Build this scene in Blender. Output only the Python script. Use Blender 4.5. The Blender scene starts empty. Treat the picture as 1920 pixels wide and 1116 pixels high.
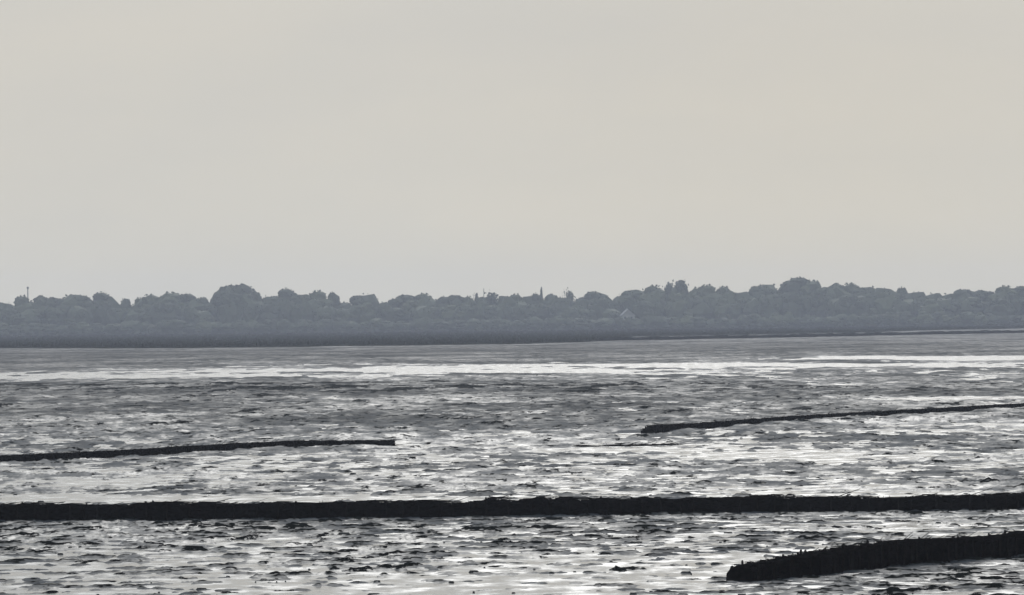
import bpy, bmesh, math, random
import numpy as np
from mathutils import Matrix, Vector

# ------------------------------------------------------------------ camera
SC = bpy.context.scene
C = SC.collection
F = 960 / math.tan(math.radians(5.0))      # focal length in photograph pixels (10 degree view)
H = 6.7                                    # eye height above the flats (standing on the sea dike)
ROLL = math.atan(20 / 1920)
PITCH = math.atan(40 / F)
_right = Vector((math.cos(ROLL), 0, -math.sin(ROLL)))
_fwd = Vector((0, math.cos(PITCH), math.sin(PITCH)))
_up = _right.cross(_fwd).normalized()
_right = _fwd.cross(_up).normalized()
cam_d = bpy.data.cameras.new('camera'); cam = bpy.data.objects.new('camera', cam_d); C.objects.link(cam)
cam.matrix_world = Matrix(((_right.x, _up.x, -_fwd.x, 0), (_right.y, _up.y, -_fwd.y, 0),
                           (_right.z, _up.z, -_fwd.z, H), (0, 0, 0, 1)))
cam_d.sensor_width = 36; cam_d.lens = 18 / math.tan(math.radians(5.0))
cam_d.clip_start = 1; cam_d.clip_end = 30000
SC.camera = cam

# ------------------------------------------------------------------ sky, sun, exposure
SUN_EL, SUN_AZ = math.radians(25.5), math.radians(2)      # in front of the camera, a little to the right
w = bpy.data.worlds.new('World'); SC.world = w; w.use_nodes = True
nt = w.node_tree; nt.nodes.clear()
def N(tree, t, **kw):
    n = tree.nodes.new(t)
    for k, v in kw.items():
        setattr(n, k, v)
    return n
out = N(nt, 'ShaderNodeOutputWorld'); bg = N(nt, 'ShaderNodeBackground')
sky = N(nt, 'ShaderNodeTexSky', sky_type='NISHITA', sun_disc=False)
sky.sun_elevation = SUN_EL; sky.sun_rotation = SUN_AZ; sky.dust_density = 3; sky.air_density = 1
bg.inputs['Strength'].default_value = 0.1
# high even stratus over the clear sky
geo = N(nt, 'ShaderNodeTexCoord')
mp = N(nt, 'ShaderNodeMapping'); mp.inputs['Scale'].default_value = (1, 1, 3.0)
noi = N(nt, 'ShaderNodeTexNoise'); noi.inputs['Scale'].default_value = 11; noi.inputs['Detail'].default_value = 5
noi.inputs['Roughness'].default_value = 0.55
cr = N(nt, 'ShaderNodeValToRGB')
cr.color_ramp.elements[0].position = 0.3; cr.color_ramp.elements[0].color = (5.45, 5.42, 5.18, 1)
cr.color_ramp.elements[1].position = 0.7; cr.color_ramp.elements[1].color = (5.95, 5.78, 5.30, 1)
mx = N(nt, 'ShaderNodeMixRGB'); mx.inputs[0].default_value = 0.985
nt.links.new(geo.outputs['Generated'], mp.inputs[0]); nt.links.new(mp.outputs[0], noi.inputs['Vector'])
nt.links.new(noi.outputs['Fac'], cr.inputs[0])
sep = N(nt, 'ShaderNodeSeparateXYZ'); nt.links.new(geo.outputs['Generated'], sep.inputs[0])
grad = N(nt, 'ShaderNodeMapRange'); grad.inputs['From Min'].default_value = 0.0; grad.inputs['From Max'].default_value = 1.0
grad.inputs['To Min'].default_value = 1.0; grad.inputs['To Max'].default_value = 1.7
nt.links.new(sep.outputs['Z'], grad.inputs['Value'])
sc_ = N(nt, 'ShaderNodeVectorMath', operation='SCALE')
cool = N(nt, 'ShaderNodeMixRGB', blend_type='MULTIPLY'); cool.inputs[2].default_value = (0.85, 0.97, 1.09, 1)
c_f = N(nt, 'ShaderNodeMapRange'); c_f.inputs['From Min'].default_value = 0.04; c_f.inputs['From Max'].default_value = 0.35
nt.links.new(sep.outputs['Z'], c_f.inputs['Value']); nt.links.new(c_f.outputs[0], cool.inputs[0]); nt.links.new(cr.outputs[0], cool.inputs[1])
nt.links.new(cool.outputs[0], sc_.inputs[0]); nt.links.new(grad.outputs[0], sc_.inputs['Scale'])
nt.links.new(sky.outputs[0], mx.inputs[1]); lo = N(nt, 'ShaderNodeMapRange'); lo.inputs['From Min'].default_value = -0.01; lo.inputs['From Max'].default_value = 0.05
lo.inputs['To Min'].default_value = 1.13; lo.inputs['To Max'].default_value = 1.0; nt.links.new(sep.outputs['Z'], lo.inputs['Value'])
sc2 = N(nt, 'ShaderNodeVectorMath', operation='SCALE'); nt.links.new(sc_.outputs[0], sc2.inputs[0]); nt.links.new(lo.outputs[0], sc2.inputs['Scale'])
lw = N(nt, 'ShaderNodeMixRGB', blend_type='MULTIPLY'); lw.inputs[2].default_value = (1.005, 1.0, 0.965, 1)
lf = N(nt, 'ShaderNodeMapRange'); lf.inputs['From Min'].default_value = 0.05; lf.inputs['From Max'].default_value = 0.0
nt.links.new(sep.outputs['Z'], lf.inputs['Value']); nt.links.new(lf.outputs[0], lw.inputs[0]); nt.links.new(sc2.outputs[0], lw.inputs[1])
# thinner, warmer cloud a little right of the middle
dp = N(nt, 'ShaderNodeVectorMath', operation='DISTANCE'); dp.inputs[1].default_value = (0.055, 0.998, 0.02)
nt.links.new(geo.outputs['Generated'], dp.inputs[0])
wf = N(nt, 'ShaderNodeMapRange', interpolation_type='SMOOTHSTEP'); wf.inputs['From Min'].default_value = 0.09; wf.inputs['From Max'].default_value = 0.0
nt.links.new(dp.outputs['Value'], wf.inputs['Value'])
wm_ = N(nt, 'ShaderNodeMixRGB', blend_type='MULTIPLY'); wm_.inputs[2].default_value = (1.02, 1.0, 0.965, 1)
nt.links.new(wf.outputs[0], wm_.inputs[0]); nt.links.new(lw.outputs[0], wm_.inputs[1])
nt.links.new(wm_.outputs[0], mx.inputs[2])
nt.links.new(mx.outputs[0], bg.inputs['Color']); nt.links.new(bg.outputs[0], out.inputs['Surface'])

sl = bpy.data.lights.new('sun', 'SUN'); sl.energy = 1.2; sl.angle = math.radians(12); sl.color = (1, 0.98, 0.95)
sun = bpy.data.objects.new('sun', sl); C.objects.link(sun)
sd = Vector((math.sin(SUN_AZ) * math.cos(SUN_EL), math.cos(SUN_AZ) * math.cos(SUN_EL), math.sin(SUN_EL)))
sun.rotation_euler = sd.to_track_quat('Z', 'Y').to_euler()
vs = SC.view_settings
vs.view_transform = 'Standard'; vs.look = 'None'; vs.exposure = 0; vs.gamma = 1; vs.use_curve_mapping = False
SC.cycles.use_denoising = True
SC.cycles.volume_bounces = 2
SC.cycles.max_bounces = 6

# ------------------------------------------------------------------ helpers
def ground(px, py, z=0.0):
    """Where the line of sight through a photograph pixel meets the level z."""
    d = _fwd + _right * ((px - 960) / F) + _up * ((558 - py) / F)
    t = (z - H) / d.z
    return Vector((d.x * t, d.y * t, z))
def at_dist(px, py, D):
    """Point on that line of sight at distance D (gives x and z at depth y = D)."""
    d = _fwd + _right * ((px - 960) / F) + _up * ((558 - py) / F)
    t = D / d.y
    return Vector((d.x * t, D, H + d.z * t))
def tag(o, label=None, cat=None, group=None, kind=None):
    if label: o['label'] = label
    if cat: o['category'] = cat
    if group: o['group'] = group
    if kind: o['kind'] = kind
    return o
def empty(name, loc, rz=0.0):
    o = bpy.data.objects.new(name, None); C.objects.link(o)
    o.location = loc; o.rotation_euler = (0, 0, rz); o.empty_display_size = 0.5
    return o
def link(name, me, parent=None):
    o = bpy.data.objects.new(name, me); C.objects.link(o)
    if parent is not None: o.parent = parent
    return o
def mesh(name, verts, faces, mat, smooth=False):
    me = bpy.data.meshes.new(name); me.from_pydata(verts, [], faces); me.update()
    if mat: me.materials.append(mat)
    if smooth: me.polygons.foreach_set('use_smooth', [True] * len(me.polygons))
    return me
def np_grid_mesh(name, P, mat, mask=None):
    """P: (rows, cols, 3) -> quad mesh"""
    R_, K_ = P.shape[:2]
    idx = np.arange(R_ * K_).reshape(R_, K_)
    q = np.stack([idx[:-1, :-1], idx[:-1, 1:], idx[1:, 1:], idx[1:, :-1]], -1).reshape(-1, 4)
    if mask is not None:
        q = q[mask.reshape(-1)]
    me = bpy.data.meshes.new(name)
    me.vertices.add(R_ * K_); me.vertices.foreach_set('co', P.astype(np.float32).reshape(-1))
    me.loops.add(q.size); me.loops.foreach_set('vertex_index', q.astype(np.int32).reshape(-1))
    me.polygons.add(len(q)); me.polygons.foreach_set('loop_start', np.arange(0, q.size, 4, dtype=np.int32))
    me.polygons.foreach_set('loop_total', np.full(len(q), 4, dtype=np.int32))
    me.polygons.foreach_set('use_smooth', np.ones(len(q), dtype=bool))
    me.update(); me.validate(); me.materials.append(mat)
    return me
def vnoise(x, y, lam, seed):
    """smooth gradient noise, about -1..1"""
    u = x / lam + seed * 17.31; v = y / lam + seed * 9.77
    iu = np.floor(u); iv = np.floor(v); fu = u - iu; fv = v - iv
    iu = iu.astype(np.int64); iv = iv.astype(np.int64)
    def g(a, b):
        h = (a * 374761393 + b * 668265263 + seed * 1442695041) & 0xffffffff
        h = ((h ^ (h >> 13)) * 1274126177) & 0xffffffff
        h = h ^ (h >> 16)
        th = (h & 0xffff).astype(np.float64) * (2 * math.pi / 65536)
        return np.cos(th), np.sin(th)
    su = fu * fu * fu * (fu * (fu * 6 - 15) + 10); sv = fv * fv * fv * (fv * (fv * 6 - 15) + 10)
    def d(a, b):
        gx, gy = g(iu + a, iv + b); return gx * (fu - a) + gy * (fv - b)
    n0 = d(0, 0) * (1 - su) + d(1, 0) * su; n1 = d(0, 1) * (1 - su) + d(1, 1) * su
    return (n0 * (1 - sv) + n1 * sv) * 1.5

# ------------------------------------------------------------------ materials
def material(name):
    m = bpy.data.materials.new(name); m.use_nodes = True
    t = m.node_tree; b = t.nodes['Principled BSDF']
    return m, t, b
def simple(name, c0, c1, scale, rough=0.8, spec=0.3, coord='Object', bump=0.0, detail=4):
    m, t, b = material(name)
    tc = N(t, 'ShaderNodeTexCoord'); no = N(t, 'ShaderNodeTexNoise')
    no.inputs['Scale'].default_value = scale; no.inputs['Detail'].default_value = detail
    r = N(t, 'ShaderNodeValToRGB')
    r.color_ramp.elements[0].position = 0.32; r.color_ramp.elements[0].color = (*c0, 1)
    r.color_ramp.elements[1].position = 0.68; r.color_ramp.elements[1].color = (*c1, 1)
    t.links.new(tc.outputs[coord], no.inputs['Vector']); t.links.new(no.outputs['Fac'], r.inputs[0])
    t.links.new(r.outputs[0], b.inputs['Base Color'])
    b.inputs['Roughness'].default_value = rough; b.inputs['Specular IOR Level'].default_value = spec
    if bump:
        bp = N(t, 'ShaderNodeBump'); bp.inputs['Strength'].default_value = 1; bp.inputs['Distance'].default_value = bump
        t.links.new(no.outputs['Fac'], bp.inputs['Height']); t.links.new(bp.outputs[0], b.inputs['Normal'])
    return m
def mud_material():
    m, t, b = material('wet_mud')
    L = t.links.new
    g = N(t, 'ShaderNodeNewGeometry')
    def noise(scale, detail, rough, sy=1.0):
        mpn = N(t, 'ShaderNodeMapping'); mpn.inputs['Scale'].default_value = (1, sy, 1)
        n = N(t, 'ShaderNodeTexNoise'); n.inputs['Scale'].default_value = scale
        n.inputs['Detail'].default_value = detail; n.inputs['Roughness'].default_value = rough
        L(g.outputs['Position'], mpn.inputs[0]); L(mpn.outputs[0], n.inputs['Vector']); return n
    big = noise(0.05, 6, 0.65, 0.35); mid = noise(0.55, 4, 0.6, 0.3); fine = noise(5.0, 3, 0.6)
    # base colour: brown grey silt, darker organic patches
    r = N(t, 'ShaderNodeValToRGB')
    r.color_ramp.elements[0].position = 0.35; r.color_ramp.elements[0].color = (0.010, 0.012, 0.016, 1)
    r.color_ramp.elements[1].position = 0.65; r.color_ramp.elements[1].color = (0.034, 0.039, 0.050, 1)
    L(mid.outputs['Fac'], r.inputs[0])
    weed = noise(0.9, 6, 0.7, 0.22)
    wr = N(t, 'ShaderNodeMapRange'); wr.inputs['From Min'].default_value = 0.54; wr.inputs['From Max'].default_value = 0.60
    L(weed.outputs['Fac'], wr.inputs['Value'])
    cm = N(t, 'ShaderNodeMixRGB'); cm.inputs[2].default_value = (0.008, 0.009, 0.009, 1)
    L(wr.outputs[0], cm.inputs[0]); L(r.outputs[0], cm.inputs[1]); L(cm.outputs[0], b.inputs['Base Color'])
    # mud that stands clear of the water is drained: dull and darker with weed
    at = N(t, 'ShaderNodeAttribute', attribute_name='drained')
    jit = N(t, 'ShaderNodeMath', operation='MULTIPLY_ADD'); jit.inputs[1].default_value = 0.5
    L(fine.outputs['Fac'], jit.inputs[0]); L(at.outputs['Fac'], jit.inputs[2])
    dr = N(t, 'ShaderNodeMapRange'); dr.inputs['From Min'].default_value = 0.55; dr.inputs['From Max'].default_value = 0.95
    L(jit.outputs[0], dr.inputs['Value'])
    mxm = N(t, 'ShaderNodeMath', operation='MAXIMUM'); L(dr.outputs[0], mxm.inputs[0]); L(wr.outputs[0], mxm.inputs[1])
    half = N(t, 'ShaderNodeMath', operation='MULTIPLY'); half.inputs[1].default_value = 1.0; L(mxm.outputs[0], half.inputs[0])
    wr = half
    t.links.remove(cm.inputs[0].links[0]); L(wr.outputs[0], cm.inputs[0])
    sp = N(t, 'ShaderNodeMapRange'); sp.inputs['To Min'].default_value = 0.16; sp.inputs['To Max'].default_value = 0.0
    L(wr.outputs[0], sp.inputs['Value']); L(sp.outputs[0], b.inputs['Specular IOR Level'])
    # wetness -> roughness: film of water lying in patches
    a = N(t, 'ShaderNodeMath', operation='ADD'); L(big.outputs['Fac'], a.inputs[0]); L(mid.outputs['Fac'], a.inputs[1])
    mr = N(t, 'ShaderNodeMapRange'); mr.inputs['From Min'].default_value = 0.82; mr.inputs['From Max'].default_value = 1.15
    mr.inputs['To Min'].default_value = 0.5; mr.inputs['To Max'].default_value = 0.9
    L(a.outputs[0], mr.inputs['Value']); rmx = N(t, 'ShaderNodeMath', operation='MAXIMUM'); L(mr.outputs[0], rmx.inputs[0]); L(rmx.outputs[0], b.inputs['Roughness'])
    L(wr.outputs[0], rmx.inputs[1])
    bp = N(t, 'ShaderNodeBump'); bp.inputs['Strength'].default_value = 1; bp.inputs['Distance'].default_value = 0.05
    bp2 = N(t, 'ShaderNodeBump'); bp2.inputs['Strength'].default_value = 1; bp2.inputs['Distance'].default_value = 0.03
    L(mid.outputs['Fac'], bp.inputs['Height']); L(fine.outputs['Fac'], bp2.inputs['Height'])
    L(bp.outputs[0], bp2.inputs['Normal']); L(bp2.outputs[0], b.inputs['Normal'])
    return m
def water_material():
    m, t, b = material('shallow_water')
    L = t.links.new
    g = N(t, 'ShaderNodeNewGeometry')
    n = N(t, 'ShaderNodeTexNoise'); n.inputs['Scale'].default_value = 3.0; n.inputs['Detail'].default_value = 3
    L(g.outputs['Position'], n.inputs['Vector'])
    bp = N(t, 'ShaderNodeBump'); bp.inputs['Strength'].default_value = 1; bp.inputs['Distance'].default_value = 0.006
    L(n.outputs['Fac'], bp.inputs['Height']); L(bp.outputs[0], b.inputs['Normal'])
    mw = N(t, 'ShaderNodeMapping'); mw.inputs['Scale'].default_value = (1, 0.5, 1); L(g.outputs['Position'], mw.inputs[0])
    wn = N(t, 'ShaderNodeTexNoise'); wn.inputs['Scale'].default_value = 0.9; wn.inputs['Detail'].default_value = 6; wn.inputs['Roughness'].default_value = 0.65
    L(mw.outputs[0], wn.inputs['Vector'])
    ww = N(t, 'ShaderNodeMapRange'); ww.inputs['From Min'].default_value = 0.38; ww.inputs['From Max'].default_value = 0.66
    ww.inputs['To Min'].default_value = 0.06; ww.inputs['To Max'].default_value = 0.34      # light air ruffling the film in patches
    L(wn.outputs['Fac'], ww.inputs['Value']); L(ww.outputs[0], b.inputs['Roughness'])
    b.inputs['Base Color'].default_value = (0.05, 0.055, 0.066, 1)
    b.inputs['IOR'].default_value = 1.33
    return m
M_MUD = mud_material(); M_WATER = water_material()
M_BRUSH = simple('wet_brushwood', (0.002, 0.002, 0.002), (0.008, 0.007, 0.007), 9, rough=1, spec=0.0, bump=0.02)
M_TWIG = simple('dark_twigs', (0.002, 0.002, 0.002), (0.012, 0.010, 0.010), 3, rough=1, spec=0.0)
M_STAKE = simple('wet_timber', (0.003, 0.003, 0.003), (0.012, 0.010, 0.009), 6, rough=1, spec=0.0)
M_LEAF = [simple('foliage_' + n, a, b_, 0.35, rough=0.8, spec=0.15) for n, a, b_ in (
    ('dark', (0.05, 0.055, 0.036), (0.08, 0.088, 0.055)), ('mid', (0.055, 0.062, 0.04), (0.09, 0.10, 0.06)),
    ('pale', (0.07, 0.077, 0.045), (0.11, 0.12, 0.07)))]
M_BARK = simple('bark', (0.03, 0.025, 0.02), (0.08, 0.07, 0.055), 2.5, rough=0.9)
M_MARSH = simple('salt_marsh_turf', (0.008, 0.010, 0.008), (0.03, 0.03, 0.022), 0.06, rough=1, spec=0.0, bump=0.2, detail=8)
M_GRASS = simple('salt_marsh_grass', (0.008, 0.010, 0.007), (0.028, 0.028, 0.019), 0.2, rough=1, spec=0.0)
M_WALL = simple('pale_render', (0.2, 0.2, 0.2), (0.28, 0.28, 0.27), 0.6, rough=0.8)
M_ROOF = simple('slate_roof', (0.10, 0.10, 0.11), (0.2, 0.2, 0.21), 0.9, rough=0.6)
M_GLASS = simple('window_glass', (0.02, 0.025, 0.03), (0.03, 0.035, 0.04), 1, rough=0.1, spec=0.6)
M_METAL = simple('grey_steel', (0.10, 0.10, 0.11), (0.2, 0.2, 0.2), 2, rough=0.5)

# ------------------------------------------------------------------ tidal flat
def yh(px): return 598 + (960 - px) * 20 / 1920
# where water stands deeper (negative) or the mud lies higher (positive): x, y in the photograph, half sizes, metres
POOLS = [(200, 706, 420, 4, -0.17), (760, 694, 420, 4.5, -0.17), (1300, 684, 500, 4, -0.22), (1850, 671, 500, 3.5, -0.26),
         (1850, 746, 160, 3.5, -0.14), (1900, 797, 140, 5, -0.12),
         (1150, 843, 210, 5, -0.10), (1400, 856, 200, 6, -0.12), (1800, 848, 220, 12, -0.04), (800, 834, 90, 3, -0.1),
         (220, 903, 260, 9, -0.06), (520, 880, 250, 12, -0.035), (60, 935, 160, 6, -0.06), (350, 937, 300, 5, -0.10),
         (700, 935, 260, 5, -0.08), (1500, 925, 300, 5, -0.05),
         (300, 1085, 420, 40, -0.022), (1000, 1085, 500, 36, -0.035), (1250, 1050, 250, 30, -0.03), (900, 1110, 500, 14, -0.03),
         (1600, 985, 300, 10, -0.05), (400, 1010, 500, 14, -0.0),
         (960, 770, 1400, 45, 0.055), (700, 728, 1300, 9, 0.06), (300, 770, 500, 40, 0.03), (1600, 620, 800, 7, 0.2), (960, 730, 1400, 12, 0.06), (300, 668, 1000, 14, 0.20), (1500, 650, 900, 15, 0.20),
         (1650, 790, 300, 12, 0.015), (350, 992, 600, 9, 0.012), (1200, 980, 700, 9, 0.012), (1100, 805, 160, 14, 0.05),
         (1750, 1075, 300, 22, 0.02)]
def mud_height(X, Y, cell):
    px = 960 + X / np.maximum(Y, 1) * F
    v = F * H / np.maximum(Y, 1)
    py = yh(px) + v
    z = np.zeros_like(X) + 0.004
    wob = vnoise(X, Y, 35.0, 5)
    for (a, b_, sx, sy, dz) in POOLS:
        q = ((px - a) / sx) ** 2 + ((py - b_) / sy + 0.5 * wob) ** 2
        z += dz * np.exp(-q * 0.8) * 1.1
    def att(l): return 1 / (1 + (cell / (0.4 * l)) ** 2)
    r = 0
    far = np.clip((Y - 230) / 450, 0, 1)
    nearf = 1 - 0.5 * far
    nr = 1 - np.clip((Y - 200) / 220, 0, 1)
    fr = np.clip((Y - 170) / 200, 0, 1)
    # near the groynes: short flat-topped mud islands between films of water, a few centimetres high
    def isl(lx, ly, seed, hard):
        wx = 0.35 * lx * vnoise(X, Y * 0.6, lx * 0.5, seed + 50)
        return np.tanh(hard * vnoise(X + wx, Y * (lx / ly), lx, seed))
    r += 0.010 * vnoise(X, Y * 0.5, 0.22, 1)
    r += nr * (0.022 * isl(0.4, 0.7, 2, 3.5) + 0.036 * isl(0.85, 1.1, 3, 4) + 0.030 * isl(2.0, 1.7, 4, 3.5) + 0.018 * isl(4.5, 3.0, 5, 3) + 0.010 * isl(12, 8, 12, 2))
    # farther out: runnels and ridges draining seaward, longer than wide
    r += fr * (0.050 * isl(0.6, 3.2, 11, 3.5) * att(3.2) + 0.060 * isl(1.1, 5.5, 13, 3.5) * att(5.5) + 0.055 * isl(2.0, 10, 14, 3.5) * att(10) + 0.040 * isl(4.0, 16, 15, 3) * att(16)
               + 0.030 * isl(9.0, 26, 16, 2.5) * att(26) + 0.02 * isl(30, 45, 17, 2) + 0.012)
    r += far * (0.06 * isl(3.2, 26, 18, 3.5) * att(18) + 0.04 * isl(11, 50, 19, 2.5) + 0.02)
    # drained ridges and weed-covered hummocks
    def hum(lx, ky, seed, a, b_):
        n = vnoise(X + 0.3 * vnoise(X, Y * 0.3, lx * 0.6, seed + 40), Y * ky, lx, seed)
        q = np.clip((n - a) / (b_ - a), 0, 1); return q * q * (3 - 2 * q)
    clus = np.clip(0.65 + 1.1 * vnoise(X, Y * 0.35, 6.0, 30), 0.05, 1.3)
    r += 0.045 * hum(0.7, 0.8, 21, 0.30, 0.5) * clus * nr
    r += 0.045 * hum(1.5, 1.1, 22, 0.30, 0.48) * clus * nr
    r += 0.070 * hum(2.2, 0.22, 23, 0.28, 0.48) * fr * clus * att(9)
    r += 0.090 * hum(4.5, 0.22, 24, 0.3, 0.5) * far * att(20)
    r -= 0.010 * nr
    return z + r
v_in = np.arange(F * H / 1650, F * H / 132, 0.78)[::-1]          # depth rings of the dense part
ys = F * H / v_in
ys = np.concatenate([np.linspace(-60, 128, 40), ys, np.linspace(1660, 2950, 90)])
ang = np.concatenate([-np.geomspace(0.62, 0.1125, 36), np.arange(-0.112, 0.112, 0.000165), np.geomspace(0.1125, 0.62, 36)])
YY = ys[:, None] * np.ones_like(ang)[None, :]
XX = np.maximum(YY, 0) * ang[None, :] + ang[None, :] * 200 * np.clip((128 - YY) / 128, 0, 2)
XX = ang[None, :] * (np.maximum(YY, 0)) + np.sign(ang)[None, :] * np.clip(np.abs(ang)[None, :] - 0.1, 0, 1) * 300
near = YY < 128
XX = np.where(near, ang[None, :] * 128 * (1 + 0.0) + np.sign(ang)[None, :] * np.clip(np.abs(ang)[None, :] - 0.1, 0, 1) * 300, XX)
cell = np.gradient(ys)[:, None] * np.ones_like(XX)
ZZ = mud_height(XX, np.maximum(YY, 60), cell)
mud_me = np_grid_mesh('mudflat', np.stack([XX, YY, ZZ], -1), M_MUD)
lim = 0.020 + 0.02 * np.clip((YY - 300) / 60, 0, 1) + 0.016 * np.clip((YY - 155) / 35, 0, 1) + 0.125 * np.clip((YY - 195) / 140, 0, 1) + 0.03 * np.clip((YY - 400) / 500, 0, 1)      # how high the silt must stand to drain
dry = np.clip((ZZ - lim) / 0.035, 0, 1)
fz = np.clip((YY - 280) / 120, 0, 1); ff = np.clip((YY - 720) / 150, 0, 1)                          # farther flats: half drained all over
dry = np.maximum(dry, (0.50 + 0.04 * ff) * fz * np.clip((ZZ - 0.0) / 0.04, 0, 1))
dry = np.minimum(dry, 1 - 0.30 * fz - 0.12 * ff)
da = mud_me.attributes.new('drained', 'FLOAT', 'POINT'); da.data.foreach_set('value', dry.astype(np.float32).reshape(-1))
mud = link('mudflat', mud_me); tag(mud, kind='structure')
water = link('tidal_water', mesh('tidal_water', [(-2600, -150, 0), (2600, -150, 0), (2600, 3350, 0), (-2600, 3350, 0)], [(0, 1, 2, 3)], M_WATER))
tag(water, kind='structure')
bed = link('seabed', mesh('seabed', [(-2600, -150, -0.6), (2600, -150, -0.6), (2600, 3350, -0.6), (-2600, 3350, -0.6)], [(0, 1, 2, 3)], M_MUD))
tag(bed, kind='structure')

# ------------------------------------------------------------------ salt marsh foreland
edge_px = [(-3000, 690), (-600, 662), (0, 654), (250, 655), (480, 653), (700, 650), (960, 647), (1080, 644), (1150, 639), (1190, 632),
           (1260, 631), (1450, 628), (1640, 624.5), (1720, 621), (1920, 617), (2500, 609), (4500, 585)]
ex = [ground(a, b_) for a, b_ in edge_px]
exx = np.array([p.x / p.y for p in ex]); exy = np.array([p.y for p in ex])
k = np.linspace(-0.55, 0.55, 900)
ey = np.interp(k, exx, exy)
ey = ey + 14 * vnoise(k * 2000, k * 0, 22, 11) + 6 * vnoise(k * 2000, k * 0, 7, 12)
rows = []
ts = [(-3, -0.25), (-1.2, 0.05), (-0.5, 0.38), (0, 0.45)] + [(t_, 0.5) for t_ in (5, 15, 30, 60, 100, 160, 240, 340, 460, 600, 800, 1000, 1200, 1400, 1600, 1800)]
for t_, z_ in ts:
    yy = np.minimum(ey + t_, 3340.0 - (1800 - t_) * 0.002)
    xx = k * yy
    rows.append(np.stack([xx, yy, z_ + (0.22 * vnoise(xx, yy, 9, 13) + 0.12 * vnoise(xx, yy, 40, 14) if t_ >= 0 else 0 * xx)], -1))
marsh = link('salt_marsh', np_grid_mesh('salt_marsh', np.stack(rows, 0), M_MARSH)); tag(marsh, kind='structure')
rg = np.random.default_rng(4)
def grass(name, n, y_fn, size, label):
    kk = rg.uniform(-0.12, 0.12, n); yy = y_fn(kk); xx = kk * yy
    z0 = 0.42
    V = np.zeros((n, 6, 3)); hs = rg.uniform(0.5, 1.0, n) * size; wd = rg.uniform(0.4, 1.3, n)
    for j, (sx, sz) in enumerate(((-0.5, 0), (-0.2, 0.8), (0, 1), (0.25, 0.7), (0.5, 0), (0, 0))):
        V[:, j, 0] = xx + sx * wd + (rg.uniform(-0.15, 0.15, n) if sz else 0); V[:, j, 1] = yy + (0.3 if j in (1, 3) else 0) + rg.uniform(-0.1, 0.1, n)
        V[:, j, 2] = z0 + sz * hs
    faces = []
    for i in range(n):
        b_ = i * 6; faces += [(b_, b_ + 5, b_ + 1), (b_ + 1, b_ + 5, b_ + 2), (b_ + 2, b_ + 5, b_ + 3), (b_ + 3, b_ + 5, b_ + 4)]
    o = link(name, mesh(name, V.reshape(-1, 3).tolist(), faces, M_GRASS)); return tag(o, label, 'grass', kind='stuff')
kk_edge = lambda q: np.interp(q, k, ey)
grass('marsh_grass', 22000, lambda q: kk_edge(q) + rg.uniform(0, 1, len(q)) ** 1.6 * (2950 - kk_edge(q)), 0.85,
      'dark low salt marsh grass covering the foreland in front of the tree line')

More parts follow.
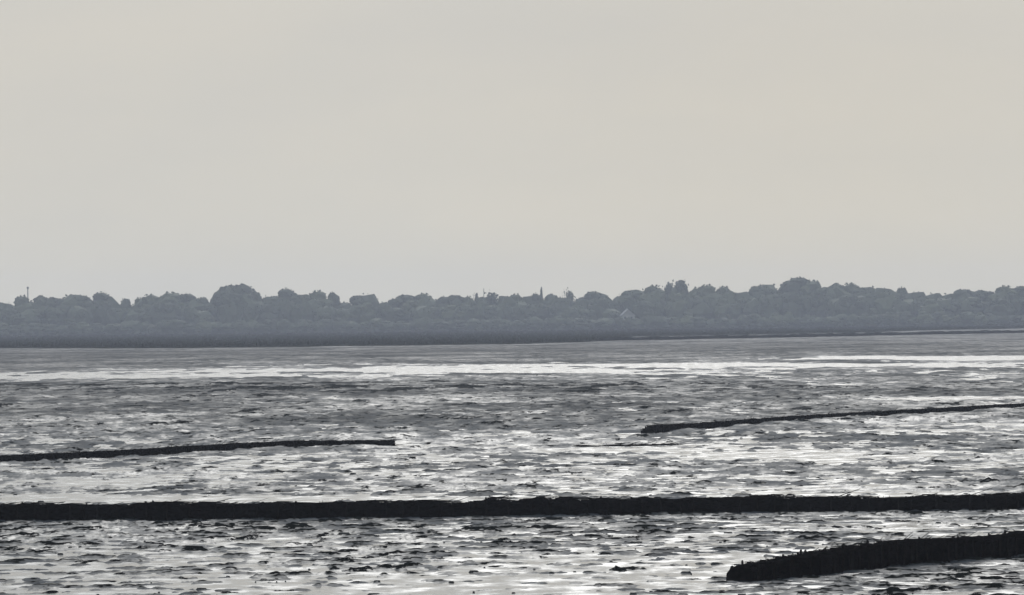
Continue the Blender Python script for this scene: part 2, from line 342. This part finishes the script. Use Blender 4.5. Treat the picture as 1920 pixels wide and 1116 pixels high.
# ------------------------------------------------------------------ brushwood groynes
def groyne(px_path, label, h_fn, rough=1.0, depth=0.75, twigs=60, stake_step=0.55, poke=0.05, seed=1, far=False, cat='groyne', name='brushwood_groyne', grp='brushwood groynes crossing the mudflat', vertical=0.15):
    R = random.Random(seed)
    P = [ground(a, b_) for a, b_ in px_path]
    # resample
    pts = []; step = 0.12 if not far else 0.6
    for a, b_ in zip(P[:-1], P[1:]):
        n = max(1, int((b_ - a).length / step))
        pts += [a.lerp(b_, i / n) for i in range(n)]
    pts.append(P[-1])
    S = [0.0]
    for a, b_ in zip(pts[:-1], pts[1:]): S.append(S[-1] + (b_ - a).length)
    Ltot = S[-1]
    base = pts[len(pts) // 2].copy(); base.z = 0
    root = empty(name, base); tag(root, label, cat, grp)
    Sx = np.array(S)
    bump = 0.05 * vnoise(Sx, Sx * 0, 0.9, seed + 20) + 0.03 * vnoise(Sx, Sx * 0, 0.3, seed + 21) + 0.05 * vnoise(Sx, Sx * 0, 4.0, seed + 22)
    bump = bump + 0.04 * np.clip(vnoise(Sx, Sx * 0, 0.45, seed + 25) - 0.25, 0, 1) * 3 * np.clip(Sx / Ltot * 1.6 - 0.1, 0.2, 1)
    if far: bump = bump * 2
    hh = [max(0.02, h_fn(s / Ltot) * (1 + bump[i] * 2.8 * rough)) for i, s in enumerate(S)]
    sec = [(0.0, -0.25), (-0.04, 0.35), (0.02, 0.72), (0.10, 0.93), (0.3, 1.0), (0.7, 0.99), (0.93, 0.9), (1.0, 0.6), (1.0, -0.25)]
    verts = []; faces = []; m_ = len(sec)
    frames = []
    for i, p in enumerate(pts):
        t_ = (pts[min(i + 1, len(pts) - 1)] - pts[max(i - 1, 0)]).normalized()
        nrm = Vector((-t_.y, t_.x, 0))
        if nrm.y < 0: nrm = -nrm
        frames.append((p, t_, nrm))
        for (u, z_) in sec:
            jit = R.uniform(-0.035, 0.035) if not far else R.uniform(-0.1, 0.1)
            q = p + nrm * (u * depth + jit)
            verts.append((q.x - base.x + R.uniform(-0.02, 0.02), q.y - base.y, z_ * hh[i] + (R.uniform(-0.02, 0.02) if z_ > 0.5 else 0)))
    for i in range(len(pts) - 1):
        for j in range(m_ - 1):
            a = i * m_ + j; faces.append((a, a + m_, a + m_ + 1, a + 1))
    faces.append(tuple(range(m_))[::-1]); faces.append(tuple((len(pts) - 1) * m_ + j for j in range(m_)))
    link('brushwood_fill', mesh('brushwood_fill', verts, faces, M_BRUSH), root)
    # loose twigs
    tv = []; tf = []
    nt_ = int(Ltot * twigs)
    for _ in range(nt_):
        s = R.uniform(0, Ltot); i = min(range(0, 1), default=0)
        i = int(np.searchsorted(Sx, s)); i = min(max(i, 0), len(pts) - 1)
        p, t_, nrm = frames[i]
        mode = R.random()
        hz = hh[i]
        if mode < vertical:      # a twig poking out upwards
            c = p + nrm * R.uniform(0.02, depth) ; z_ = hz * R.uniform(0.7, 0.98)
            d = Vector((R.uniform(-0.8, 0.8), R.uniform(-0.5, 0.5), 1)).normalized(); l_ = R.uniform(0.04, 0.14) * (1 if not far else 2)
        elif mode < 0.6:      # front face, lying
            c = p + nrm * R.uniform(-0.09, 0.0); z_ = hz * R.uniform(0.05, 0.95)
            d = (t_ + Vector((0, 0, R.uniform(-0.35, 0.35)))).normalized(); l_ = R.uniform(0.3, 1.1)
        else:                 # lying on top
            c = p + nrm * R.uniform(0, depth); z_ = hz * 0.99 + R.uniform(0, 0.03)
            d = (t_ + nrm * R.uniform(-0.8, 0.8) + Vector((0, 0, R.uniform(-0.06, 0.03)))).normalized(); l_ = R.uniform(0.3, 0.9)
        a = Vector((c.x - base.x, c.y - base.y, z_)); b_ = a + d * l_; r_ = R.uniform(0.008, 0.02) * (1 if not far else 3)
        s1 = d.orthogonal().normalized(); s2 = d.cross(s1)
        o = len(tv)
        for q, rr in ((a, r_), (b_, r_ * 0.5)):
            for w_ in range(3):
                an = w_ * 2.094; vq = q + (s1 * math.cos(an) + s2 * math.sin(an)) * rr; tv.append(tuple(vq))
        for w_ in range(3):
            tf.append((o + w_, o + (w_ + 1) % 3, o + 3 + (w_ + 1) % 3, o + 3 + w_))
        tf += [(o, o + 2, o + 1), (o + 3, o + 4, o + 5)]
    tw = link('twigs', mesh('twigs', tv, tf, M_TWIG), root); tw['kind'] = 'stuff'
    # stakes, two rows
    if stake_step:
        s = 0.1; made = 0
        while s < Ltot and made < 290:
            i = min(int(np.searchsorted(Sx, s)), len(pts) - 1); p, t_, nrm = frames[i]
            for u in (-0.05 - 0.05 / depth, 1.02):
                q = p + nrm * (u * depth)
                o = link('stake', STAKE, root)
                o.location = (q.x - base.x + R.uniform(-0.06, 0.06), q.y - base.y, -0.3)
                o.rotation_euler = (R.uniform(-0.05, 0.05), R.uniform(-0.06, 0.06), R.uniform(0, 6.28))
                th = R.uniform(0.85, 1.25); o.scale = (th, th, hh[i] + 0.3 + R.uniform(-0.04, poke)); made += 1
            s += stake_step * R.uniform(0.75, 1.3)
    return root
def stake_mesh():
    v = []; f = []; n = 7
    for (z_, r_) in ((0, 0.032), (0.5, 0.036), (0.96, 0.033), (1.0, 0.024)):
        for j in range(n):
            a = j * 2 * math.pi / n; v.append((r_ * math.cos(a), r_ * math.sin(a), z_ + (0.012 * math.cos(a) if z_ == 1.0 else 0)))
    for i in range(3):
        for j in range(n):
            f.append((i * n + j, i * n + (j + 1) % n, (i + 1) * n + (j + 1) % n, (i + 1) * n + j))
    f.append(tuple(range(3 * n, 4 * n)))
    return mesh('stake', v, f, M_STAKE, True)
STAKE = stake_mesh()
def hh_px(pxs):      # height in metres from photograph pixels at fractions
    fr = [a for a, _ in pxs]; hv = [b_ for _, b_ in pxs]
    return lambda t: float(np.interp(t, fr, hv))
groyne([(-800, 992), (0, 978), (320, 976), (640, 972), (960, 969), (1280, 962), (1600, 959), (1920, 955), (2700, 946)],
       'long black brushwood groyne running unbroken across the whole width of the flats',
       hh_px([(0, .50), (.37, .55), (.5, .54), (.62, .47), (1, .47)]), seed=3, poke=0.07, stake_step=0.6)
groyne([(1412, 1090), (1500, 1082), (1600, 1070), (1700, 1060), (1800, 1052), (1920, 1042), (2250, 1012)],
       'short thick brushwood groyne in the near right corner with ragged twigs along its top',
       hh_px([(0, .33), (.03, .38), (.1, .46), (.3, .60), (.4, .62), (.6, .56), (1, .56)]), seed=5, poke=0.08, twigs=110, stake_step=0.4, vertical=0.08)
groyne([(-300, 880), (0, 869), (250, 856), (420, 845), (560, 838), (735, 837)],
       'straight black brushwood groyne ending bluntly left of the middle of the flats',
       hh_px([(0, .34), (.5, .30), (.9, .30), (1, .30)]), rough=0.45, seed=7, poke=0.02, twigs=40, stake_step=0.7, vertical=0.06)
groyne([(1226, 814), (1260, 809), (1400, 798), (1600, 784), (1750, 776), (1920, 766), (2200, 754)],
       'thin black brushwood groyne slanting back to the right edge with a lumpy near end',
       hh_px([(0, .24), (.02, .42), (.12, .33), (.5, .32), (1, .32)]), rough=0.5, seed=9, poke=0.03, twigs=40, stake_step=0.8, vertical=0.1)
groyne([(1050, 838), (1160, 837), (1270, 835)],
       'sunken remains of a groyne, a faint dark line level with the mud between two groynes',
       hh_px([(0, .02), (.15, .06), (.3, .01), (.4, .05), (.55, .02), (.65, .06), (.9, .07), (1, .02)]), seed=11, poke=0.03, twigs=25, stake_step=1.5, vertical=0.1, depth=0.5)
groyne([(1130, 641), (1250, 638), (1500, 633), (1700, 629), (1920, 625), (2300, 618)],
       'farthest groyne, a thin dark line low across the water in front of the right-hand trees',
       hh_px([(0, .9), (.5, .9), (1, .8)]), seed=13, twigs=3, stake_step=0, far=True, depth=3)

# clods, worm heaps and weed scattered on the mud
def clods():
    R = random.Random(8); V = []; Fc = []
    n = 0
    while n < 260:
        py = 700 + 420 * R.random() ** 0.8; px = R.uniform(-150, 2070)
        g = ground(px, py)
        if g.y > 760: continue
        cl = vnoise(np.array([g.x]), np.array([g.y]), 9.0, 31)[0]
        if cl < R.uniform(-0.5, 0.5): continue
        n += 1
        s = 0.02 + 0.06 * R.random() ** 3 * (1 + g.y / 900); hz = s * R.uniform(0.3, 0.6)
        el = R.uniform(1, 3.0)
        o = len(V)
        for j in range(6):
            a = j * math.pi / 3 + R.uniform(-.3, .3); r_ = s * R.uniform(0.7, 1.2)
            V.append((g.x + math.cos(a) * r_ * el, g.y + math.sin(a) * r_, -0.03))
            V.append((g.x + math.cos(a) * r_ * el * 0.6, g.y + math.sin(a) * r_ * 0.6, hz * R.uniform(0.6, 1.1) + 0.02))
        V.append((g.x, g.y, hz * 1.1 + 0.02))
        for j in range(6):
            a, b_ = o + 2 * j, o + 2 * ((j + 1) % 6)
            Fc += [(a, b_, b_ + 1, a + 1), (a + 1, b_ + 1, o + 12)]
    o = link('mud_clods', mesh('mud_clods', V, Fc, M_CLOD)); tag(o, 'small dark mud clods and weed clumps strewn over the wet flats', 'mud clods', kind='stuff')
M_CLOD = simple('dark_mud_clod', (0.015, 0.015, 0.017), (0.045, 0.045, 0.048), 4, rough=0.6, spec=0.3)
clods()

# ------------------------------------------------------------------ tree belt
def crown_mesh(name, seed, mat, loose=0.0, conifer=False, n_leaf=900):
    """unit crown: base z=0, top z=1, radius 0.5"""
    R = random.Random(seed); V = []; Fc = []
    lobes = []
    if conifer:
        lobes = [(0, 0, z_, (1 - z_) * 0.42 + 0.06, 0.16) for z_ in (0.1, 0.25, 0.4, 0.55, 0.7, 0.82, 0.92)]
    else:
        lobes = [(0, 0, 0.5, 0.36, 0.42)]
        for _ in range(9 if loose < 0.3 else 11):
            a = R.uniform(0, 6.283); z_ = R.uniform(0.12, 0.86)
            s = R.uniform(0.13, 0.21) * (1 - 0.25 * loose)
            rr = (1 - abs(2 * z_ - 0.8) ** 2.6 if z_ < 0.9 else 0.3) * 0.34
            rr = min(0.34, max(0.1, rr)) * R.uniform(0.6, 1)
            lobes.append((rr * math.cos(a), rr * math.sin(a), z_, s, s * R.uniform(0.7, 0.95)))
    for (cx, cy, cz, sr, sz) in lobes:
        bm = bmesh.new(); bmesh.ops.create_icosphere(bm, subdivisions=2, radius=1)
        o = len(V); k_ = 1 - 0.35 * loose
        for v in bm.verts:
            q = 1 + R.uniform(-0.2, 0.2)
            V.append((cx + v.co.x * sr * q * k_, cy + v.co.y * sr * q * k_, min(1.0, cz + v.co.z * sz * q * k_)))
        for f in bm.faces: Fc.append(tuple(o + v.index for v in f.verts))
        bm.free()
    for _ in range(n_leaf):
        cx, cy, cz, sr, sz = R.choice(lobes)
        th = R.uniform(0, 6.283); ph = math.acos(R.uniform(-0.8, 1)); e = R.uniform(0.92, 1.07 + 0.3 * loose)
        p = Vector((cx + math.cos(th) * math.sin(ph) * sr * e, cy + math.sin(th) * math.sin(ph) * sr * e, cz + math.cos(ph) * sz * e))
        n_ = Vector((R.gauss(0, 1), R.gauss(0, 1), R.gauss(0, 1))).normalized()
        a = n_.orthogonal().normalized(); b_ = n_.cross(a); s = R.uniform(0.015, 0.034)
        o = len(V)
        for (i, j) in ((-1, -0.6), (1, -0.7), (0.7, 0.8), (-0.5, 1)):
            q = p + a * i * s + b_ * j * s; V.append((q.x, q.y, q.z * 1.0))
        Fc.append((o, o + 1, o + 2, o + 3))
    return mesh(name, V, Fc, mat)
def trunk_mesh(seed):
    """unit height trunk with limbs reaching into the crown"""
    R = random.Random(seed); V = []; Fc = []
    def limb(a, b_, ra, rb):
        d = (b_ - a).normalized(); s1 = d.orthogonal().normalized(); s2 = d.cross(s1); o = len(V)
        for q, r_ in ((a, ra), (b_, rb)):
            for j in range(6):
                an = j * math.pi / 3; V.append(tuple(q + (s1 * math.cos(an) + s2 * math.sin(an)) * r_))
        for j in range(6): Fc.append((o + j, o + (j + 1) % 6, o + 6 + (j + 1) % 6, o + 6 + j))
    limb(Vector((0, 0, -0.02)), Vector((0.01, 0, 0.3)), 0.03, 0.022)
    limb(Vector((0.01, 0, 0.3)), Vector((-0.01, 0.01, 0.85)), 0.022, 0.006)
    for _ in range(6):
        a = R.uniform(0, 6.28); z_ = R.uniform(0.25, 0.5)
        limb(Vector((0, 0, z_)), Vector((math.cos(a) * 0.22, math.sin(a) * 0.22, z_ + R.uniform(0.2, 0.35))), 0.014, 0.004)
    return mesh('trunk', V, Fc, M_BARK)
CROWNS = [crown_mesh('crown', 40 + i, M_LEAF[(0, 1, 0, 1, 1, 0, 2, 1)[i]]) for i in range(8)]
LOOSE = [crown_mesh('crown', 60 + i, M_LEAF[2 if i else 1], loose=0.9, n_leaf=1100) for i in range(2)]
CONE = crown_mesh('crown', 70, M_LEAF[0], conifer=True, n_leaf=500)
TRUNKS = [trunk_mesh(80 + i) for i in range(3)]
RT = random.Random(21)
def tree(px, ytop, wpx, D, label, group, crown=None, low=0.1, name='broadleaf_tree', cat='tree'):
    p = at_dist(px, ytop, D); ht = p.z - 0.45
    root = empty(name, (p.x, D, 0.45), RT.uniform(0, 6.28)); tag(root, label, cat, group)
    wm = wpx * D / F
    cm = crown or RT.choice(CROWNS)
    c = link('crown', cm, root); c.location = (0, 0, ht * low); c.scale = (wm, wm, ht * (1 - low))
    t = link('trunk', RT.choice(TRUNKS), root); t.scale = (ht * 0.7, ht * 0.7, ht)
    return root
SK = [(-150, 560, 50), (-110, 557, 46), (-70, 563, 50), (-30, 566, 44), (10, 562, 30), (45, 556, 34), (75, 554, 40), (103, 554, 38), (133, 547, 44), (153, 552, 30),
      (193, 549, 40), (212, 560, 26), (233, 555, 20), (258, 560, 24), (285, 554, 42), (315, 550, 50), (345, 552, 46), (372, 557, 38), (388, 563, 22),
      (419, 539, 36), (439, 529, 54), (462, 538, 42), (484, 545, 14), (505, 549, 36), (540, 542, 38), (572, 546, 42), (600, 547, 40), (624, 549, 24),
      (645, 562, 28), (685, 546, 42), (715, 561, 28), (735, 560, 28), (762, 549, 44), (790, 552, 40), (812, 556, 30), (832, 557, 30), (856, 554, 38),
      (876, 557, 26), (891, 546, 14), (905, 553, 26), (922, 545, 30), (948, 549, 30), (970, 553, 30), (990, 551, 30), (1006, 551, 26), (1015, 543, 14),
      (1035, 551, 36), (1052, 553, 34), (1064, 543, 24), (1086, 559, 26), (1120, 546, 48), (1148, 562, 24), (1168, 547, 34), (1195, 537, 44), (1222, 537, 40),
      (1248, 528, 26), (1267, 521, 34), (1283, 529, 20), (1305, 541, 40), (1330, 536, 44), (1356, 539, 36), (1378, 551, 32), (1400, 543, 40), (1424, 529, 38),
      (1442, 526, 36), (1467, 526, 24), (1492, 521, 50), (1520, 528, 44), (1545, 534, 36), (1567, 531, 44), (1597, 533, 44), (1628, 532, 44), (1660, 533, 46),
      (1690, 533, 20), (1715, 543, 42), (1745, 544, 42), (1776, 545, 42), (1810, 543, 44), (1845, 541, 44), (1880, 538, 44), (1913, 537, 40), (1950, 539, 44), (1990, 541, 46), (2040, 540, 50), (2090, 543, 50)]
ORD = ['first', 'second', 'third', 'fourth', 'fifth', 'sixth', 'seventh', 'eighth', 'ninth', 'tenth']
MARKS = [(439, 'tall domed tree', 'tallest domed tree of the left half of the hazy skyline'),
         (685, 'lone round tree', 'lone round-topped tree standing between two low dips of the skyline'),
         (1015, 'tiny spire-shaped conifer', 'tiny spire-shaped conifer poking above the middle of the skyline'),
         (1267, 'open-crowned high tree', 'high open-crowned tree with sky showing through, rising above the right-hand skyline'),
         (1492, 'broad highest crown', 'broad highest crown at the top of the right-hand skyline')]
mx_i = {m_[0]: next(i for i, s in enumerate(SK) if s[0] == m_[0]) for m_ in MARKS}
for i, (px, yt, wp) in enumerate(SK):
    near_m = min(MARKS, key=lambda m_: abs(mx_i[m_[0]] - i)); off = i - mx_i[near_m[0]]
    inframe = [j for j, s in enumerate(SK) if -15 < s[0] < 1935]
    size = 'narrow' if wp < 24 else ('small' if wp < 32 else ('wide' if wp > 43 else 'rounded'))
    if off == 0: lab = near_m[2]
    elif i < inframe[0] or i > inframe[-1]: lab = 'hazy tree continuing the skyline beyond the edge of the view'
    elif i - inframe[0] < abs(off): lab = f'{size} hazy crown, {ORD[i - inframe[0]]} on the skyline from the left edge'
    elif inframe[-1] - i < abs(off): lab = f'{size} hazy crown, {ORD[inframe[-1] - i]} on the skyline from the right edge'
    else: lab = f'{size} hazy skyline crown, {ORD[min(9, abs(off) - 1)]} to the {"right" if off > 0 else "left"} of the {near_m[1]}'
    cm = None
    if px == 1015: cm = CONE
    if px in (1248, 1267, 1283, 922, 1064, 891): cm = LOOSE[0 if px != 1064 else 1]
    tree(px, yt, wp * (1.95 if wp > 27 else (1.75 if wp > 15 else 1.3)), 3060 + RT.uniform(-18, 18) + (8 if cm else 0), lab, 'trees along the hazy skyline', cm, low=0.08,
         name='conifer' if px == 1015 else 'broadleaf_tree')
NUM = ORD + ['eleventh', 'twelfth', 'thirteenth', 'fourteenth', 'fifteenth', 'sixteenth', 'seventeenth', 'eighteenth', 'nineteenth', 'twentieth', 'twenty-first', 'twenty-second', 'twenty-third', 'twenty-fourth', 'twenty-fifth']
def row_labels(xs, what, tail, outside):
    """name each of a row by its place relative to the nearest landmark tree of the skyline"""
    out_ = []
    for i, x in enumerate(xs):
        if not (-15 < x < 1935): out_.append(outside); continue
        m_ = min(MARKS, key=lambda q: abs(q[0] - x))
        if x >= m_[0]: n_ = sum(1 for q in xs if m_[0] <= q < x); side = 'right'
        else: n_ = sum(1 for q in xs if x < q < m_[0]); side = 'left'
        out_.append(f'{what}, {NUM[n_]} to the {side} of the foot of the {m_[1]}{tail}')
    return out_
def sky_y(px):
    ok = [s for s in SK if abs(s[0] - px) < s[2] * 0.75]
    return max([s[1] for s in ok], default=560)
row = []; px = -170
while px < 2100:                                    # second row, lower trees in front
    wp = RT.uniform(26, 44)
    if not (382 < px < 408) and not (1160 < px < 1196): row.append((px, wp))
    px += wp * 0.62
labs = row_labels([q[0] for q in row], 'lower hazy tree', '', 'lower hazy tree of the belt beyond the edge of the view')
for (px, wp), lab in zip(row, labs):
    yb = yh(px) + F * (H - 0.45) / 3030
    top = sky_y(px) + (yb - sky_y(px)) * RT.uniform(0.12, 0.28)
    tree(px, top, wp * 1.7, 3030 + RT.uniform(-10, 10), lab, 'lower trees in front of the skyline trees', low=0.03)
row = []; px = -170
while px < 2100:                                    # shrubs along the foot of the belt
    wp = RT.uniform(24, 40); row.append((px, wp)); px += wp * 0.66
labs = row_labels([q[0] for q in row], 'low hazy shrub', '', 'low hazy shrub of the belt beyond the edge of the view')
for (px, wp), lab in zip(row, labs):
    yb = yh(px) + F * (H - 0.45) / 3000
    tree(px, yb - RT.uniform(20, 31), wp * 1.3, 3000 + RT.uniform(-8, 8), lab, 'shrubs along the foot of the tree belt', low=0.0, name='shrub', cat='shrub')

def undergrowth():
    V = []; Fc = []; R = random.Random(77); x = -360.0
    while x < 360:
        for row in (0, 6, 12):
            cx = x + R.uniform(-1, 1); cy = 3012 + row + R.uniform(-1, 1); s = R.uniform(2.0, 3.6); hz_ = R.uniform(2.2, 4.6)
            o = len(V)
            for a_, b_ in ((0, 1.0), (0.45, 1.05), (0.8, 0.7), (1.0, 0.25)):
                for j in range(8):
                    an = j * math.pi / 4; q = b_ * R.uniform(0.85, 1.15); V.append((cx + math.cos(an) * s * q, cy + math.sin(an) * s * q, 0.2 + hz_ * a_ * R.uniform(0.93, 1.07)))
            for i in range(3):
                for j in range(8): Fc.append((o + i * 8 + j, o + i * 8 + (j + 1) % 8, o + (i + 1) * 8 + (j + 1) % 8, o + (i + 1) * 8 + j))
            Fc.append(tuple(range(o + 24, o + 32)))
        x += 2.2
    tag(link('undergrowth', mesh('undergrowth', V, Fc, M_LEAF[1])), 'dense undergrowth filling the foot of the hazy tree belt', 'undergrowth', kind='stuff')
undergrowth()
# pale house half hidden in the trees
def box(V, Fc, x0, x1, y0, y1, z0, z1):
    o = len(V)
    V += [(x0, y0, z0), (x1, y0, z0), (x1, y1, z0), (x0, y1, z0), (x0, y0, z1), (x1, y0, z1), (x1, y1, z1), (x0, y1, z1)]
    Fc += [(o, o + 3, o + 2, o + 1), (o + 4, o + 5, o + 6, o + 7), (o, o + 1, o + 5, o + 4), (o + 1, o + 2, o + 6, o + 5), (o + 2, o + 3, o + 7, o + 6), (o + 3, o, o + 4, o + 7)]
def house(px, ytop, D, wpx, label):
    p = at_dist(px, ytop, D); ht = p.z - 0.45; w_ = wpx * D / F / 2; dp = 4.0; ev = ht * 0.72
    root = empty('house', (p.x, D, 0.45), 0.12); tag(root, label, 'house')
    V = [(-w_, -dp, 0), (w_, -dp, 0), (w_, dp, 0), (-w_, dp, 0), (-w_, -dp, ev), (w_, -dp, ev), (w_, dp, ev), (-w_, dp, ev), (0, -dp, ht - 0.2), (0, dp, ht - 0.2)]
    link('wall', mesh('wall', V, [(0, 1, 5, 8, 4), (3, 7, 9, 6, 2), (0, 4, 7, 3), (1, 2, 6, 5)], M_WALL), root)
    V = []; Fc = []
    e = 0.35
    for s in (-1, 1):
        o = len(V)
        for (yy, ) in ((-dp - e,), (dp + e,)):
            V += [(0, yy, ht), (s * (w_ + e), yy, ev - 0.25), (s * (w_ + e), yy, ev - 0.45), (0, yy, ht - 0.2)]
        Fc += [(o, o + 1, o + 5, o + 4), (o + 3, o + 7, o + 6, o + 2), (o, o + 3, o + 2, o + 1), (o + 4, o + 5, o + 6, o + 7), (o + 1, o + 2, o + 6, o + 5)]
    rf = link('roof', mesh('roof', V, Fc, M_ROOF), root)
    V = []; Fc = []; box(V, Fc, -0.35, 0.35, 1.0, 1.7, ht - 1.0, ht + 0.6); link('chimney', mesh('chimney', V, Fc, M_ROOF), rf)
    V = []; Fc = []; box(V, Fc, -0.5, 0.5, -0.05, 0.05, 0, 1.2); wm = mesh('window', V, Fc, M_GLASS)
    for xx in (-w_ * 0.5, w_ * 0.5):
        for zz in (ht * 0.32, ht * 0.52):
            o = link('window', wm, root); o.location = (xx, -dp - 0.0, zz)
house(1176, 580, 3020, 24, 'pale gabled house half hidden in the belt left of the open-crowned tree')
# masts
def mast(px, ytop, D, r_, head, label):
    p = at_dist(px, ytop, D); ht = p.z - 0.45
    root = empty('mast', (p.x, D, 0.45)); tag(root, label, 'mast')
    V = []; Fc = []
    for z_, rr in ((0, r_ * 1.5), (ht * 0.6, r_), (ht, r_ * 0.7)):
        for j in range(8): V.append((rr * math.cos(j * math.pi / 4), rr * math.sin(j * math.pi / 4), z_))
    for i in range(2):
        for j in range(8): Fc.append((i * 8 + j, i * 8 + (j + 1) % 8, (i + 1) * 8 + (j + 1) % 8, (i + 1) * 8 + j))
    Fc.append(tuple(range(16, 24)))
    link('pole', mesh('pole', V, Fc, M_METAL), root)
    if head:
        V = []; Fc = []
        for z_, rr in ((-1.2, 0.25), (-1.0, 0.55), (-0.1, 0.55), (0.1, 0.2)):
            for j in range(8): V.append((rr * math.cos(j * math.pi / 4), rr * math.sin(j * math.pi / 4), ht + z_))
        for i in range(3):
            for j in range(8): Fc.append((i * 8 + j, i * 8 + (j + 1) % 8, (i + 1) * 8 + (j + 1) % 8, (i + 1) * 8 + j))
        Fc += [tuple(range(24, 32)), tuple(range(8))[::-1]]
        link('antenna_head', mesh('antenna_head', V, Fc, M_METAL), root)
mast(52, 538, 3050, 0.35, True, 'thin mast with a thicker head above the flat-topped trees near the left edge')
mast(907, 541, 3050, 0.22, False, 'short bare pole above the trees just left of the loose pale crown mid-skyline')

# ------------------------------------------------------------------ haze
V = []; Fc = []; box(V, Fc, -2700, 2700, -250, 3420, -1.7, 34)
hm = bpy.data.materials.new('haze'); hm.use_nodes = True; ht_ = hm.node_tree; ht_.nodes.clear()
ho = N(ht_, 'ShaderNodeOutputMaterial'); hv = N(ht_, 'ShaderNodeVolumePrincipled')
hv.inputs['Color'].default_value = (0.78, 0.835, 1.0, 1); hv.inputs['Density'].default_value = 0.000123; hv.inputs['Anisotropy'].default_value = 0.35
ht_.links.new(hv.outputs[0], ho.inputs['Volume'])
hz = link('haze', mesh('haze', V, Fc, hm)); tag(hz, 'thin pale sea haze over the flats', 'haze', kind='stuff')
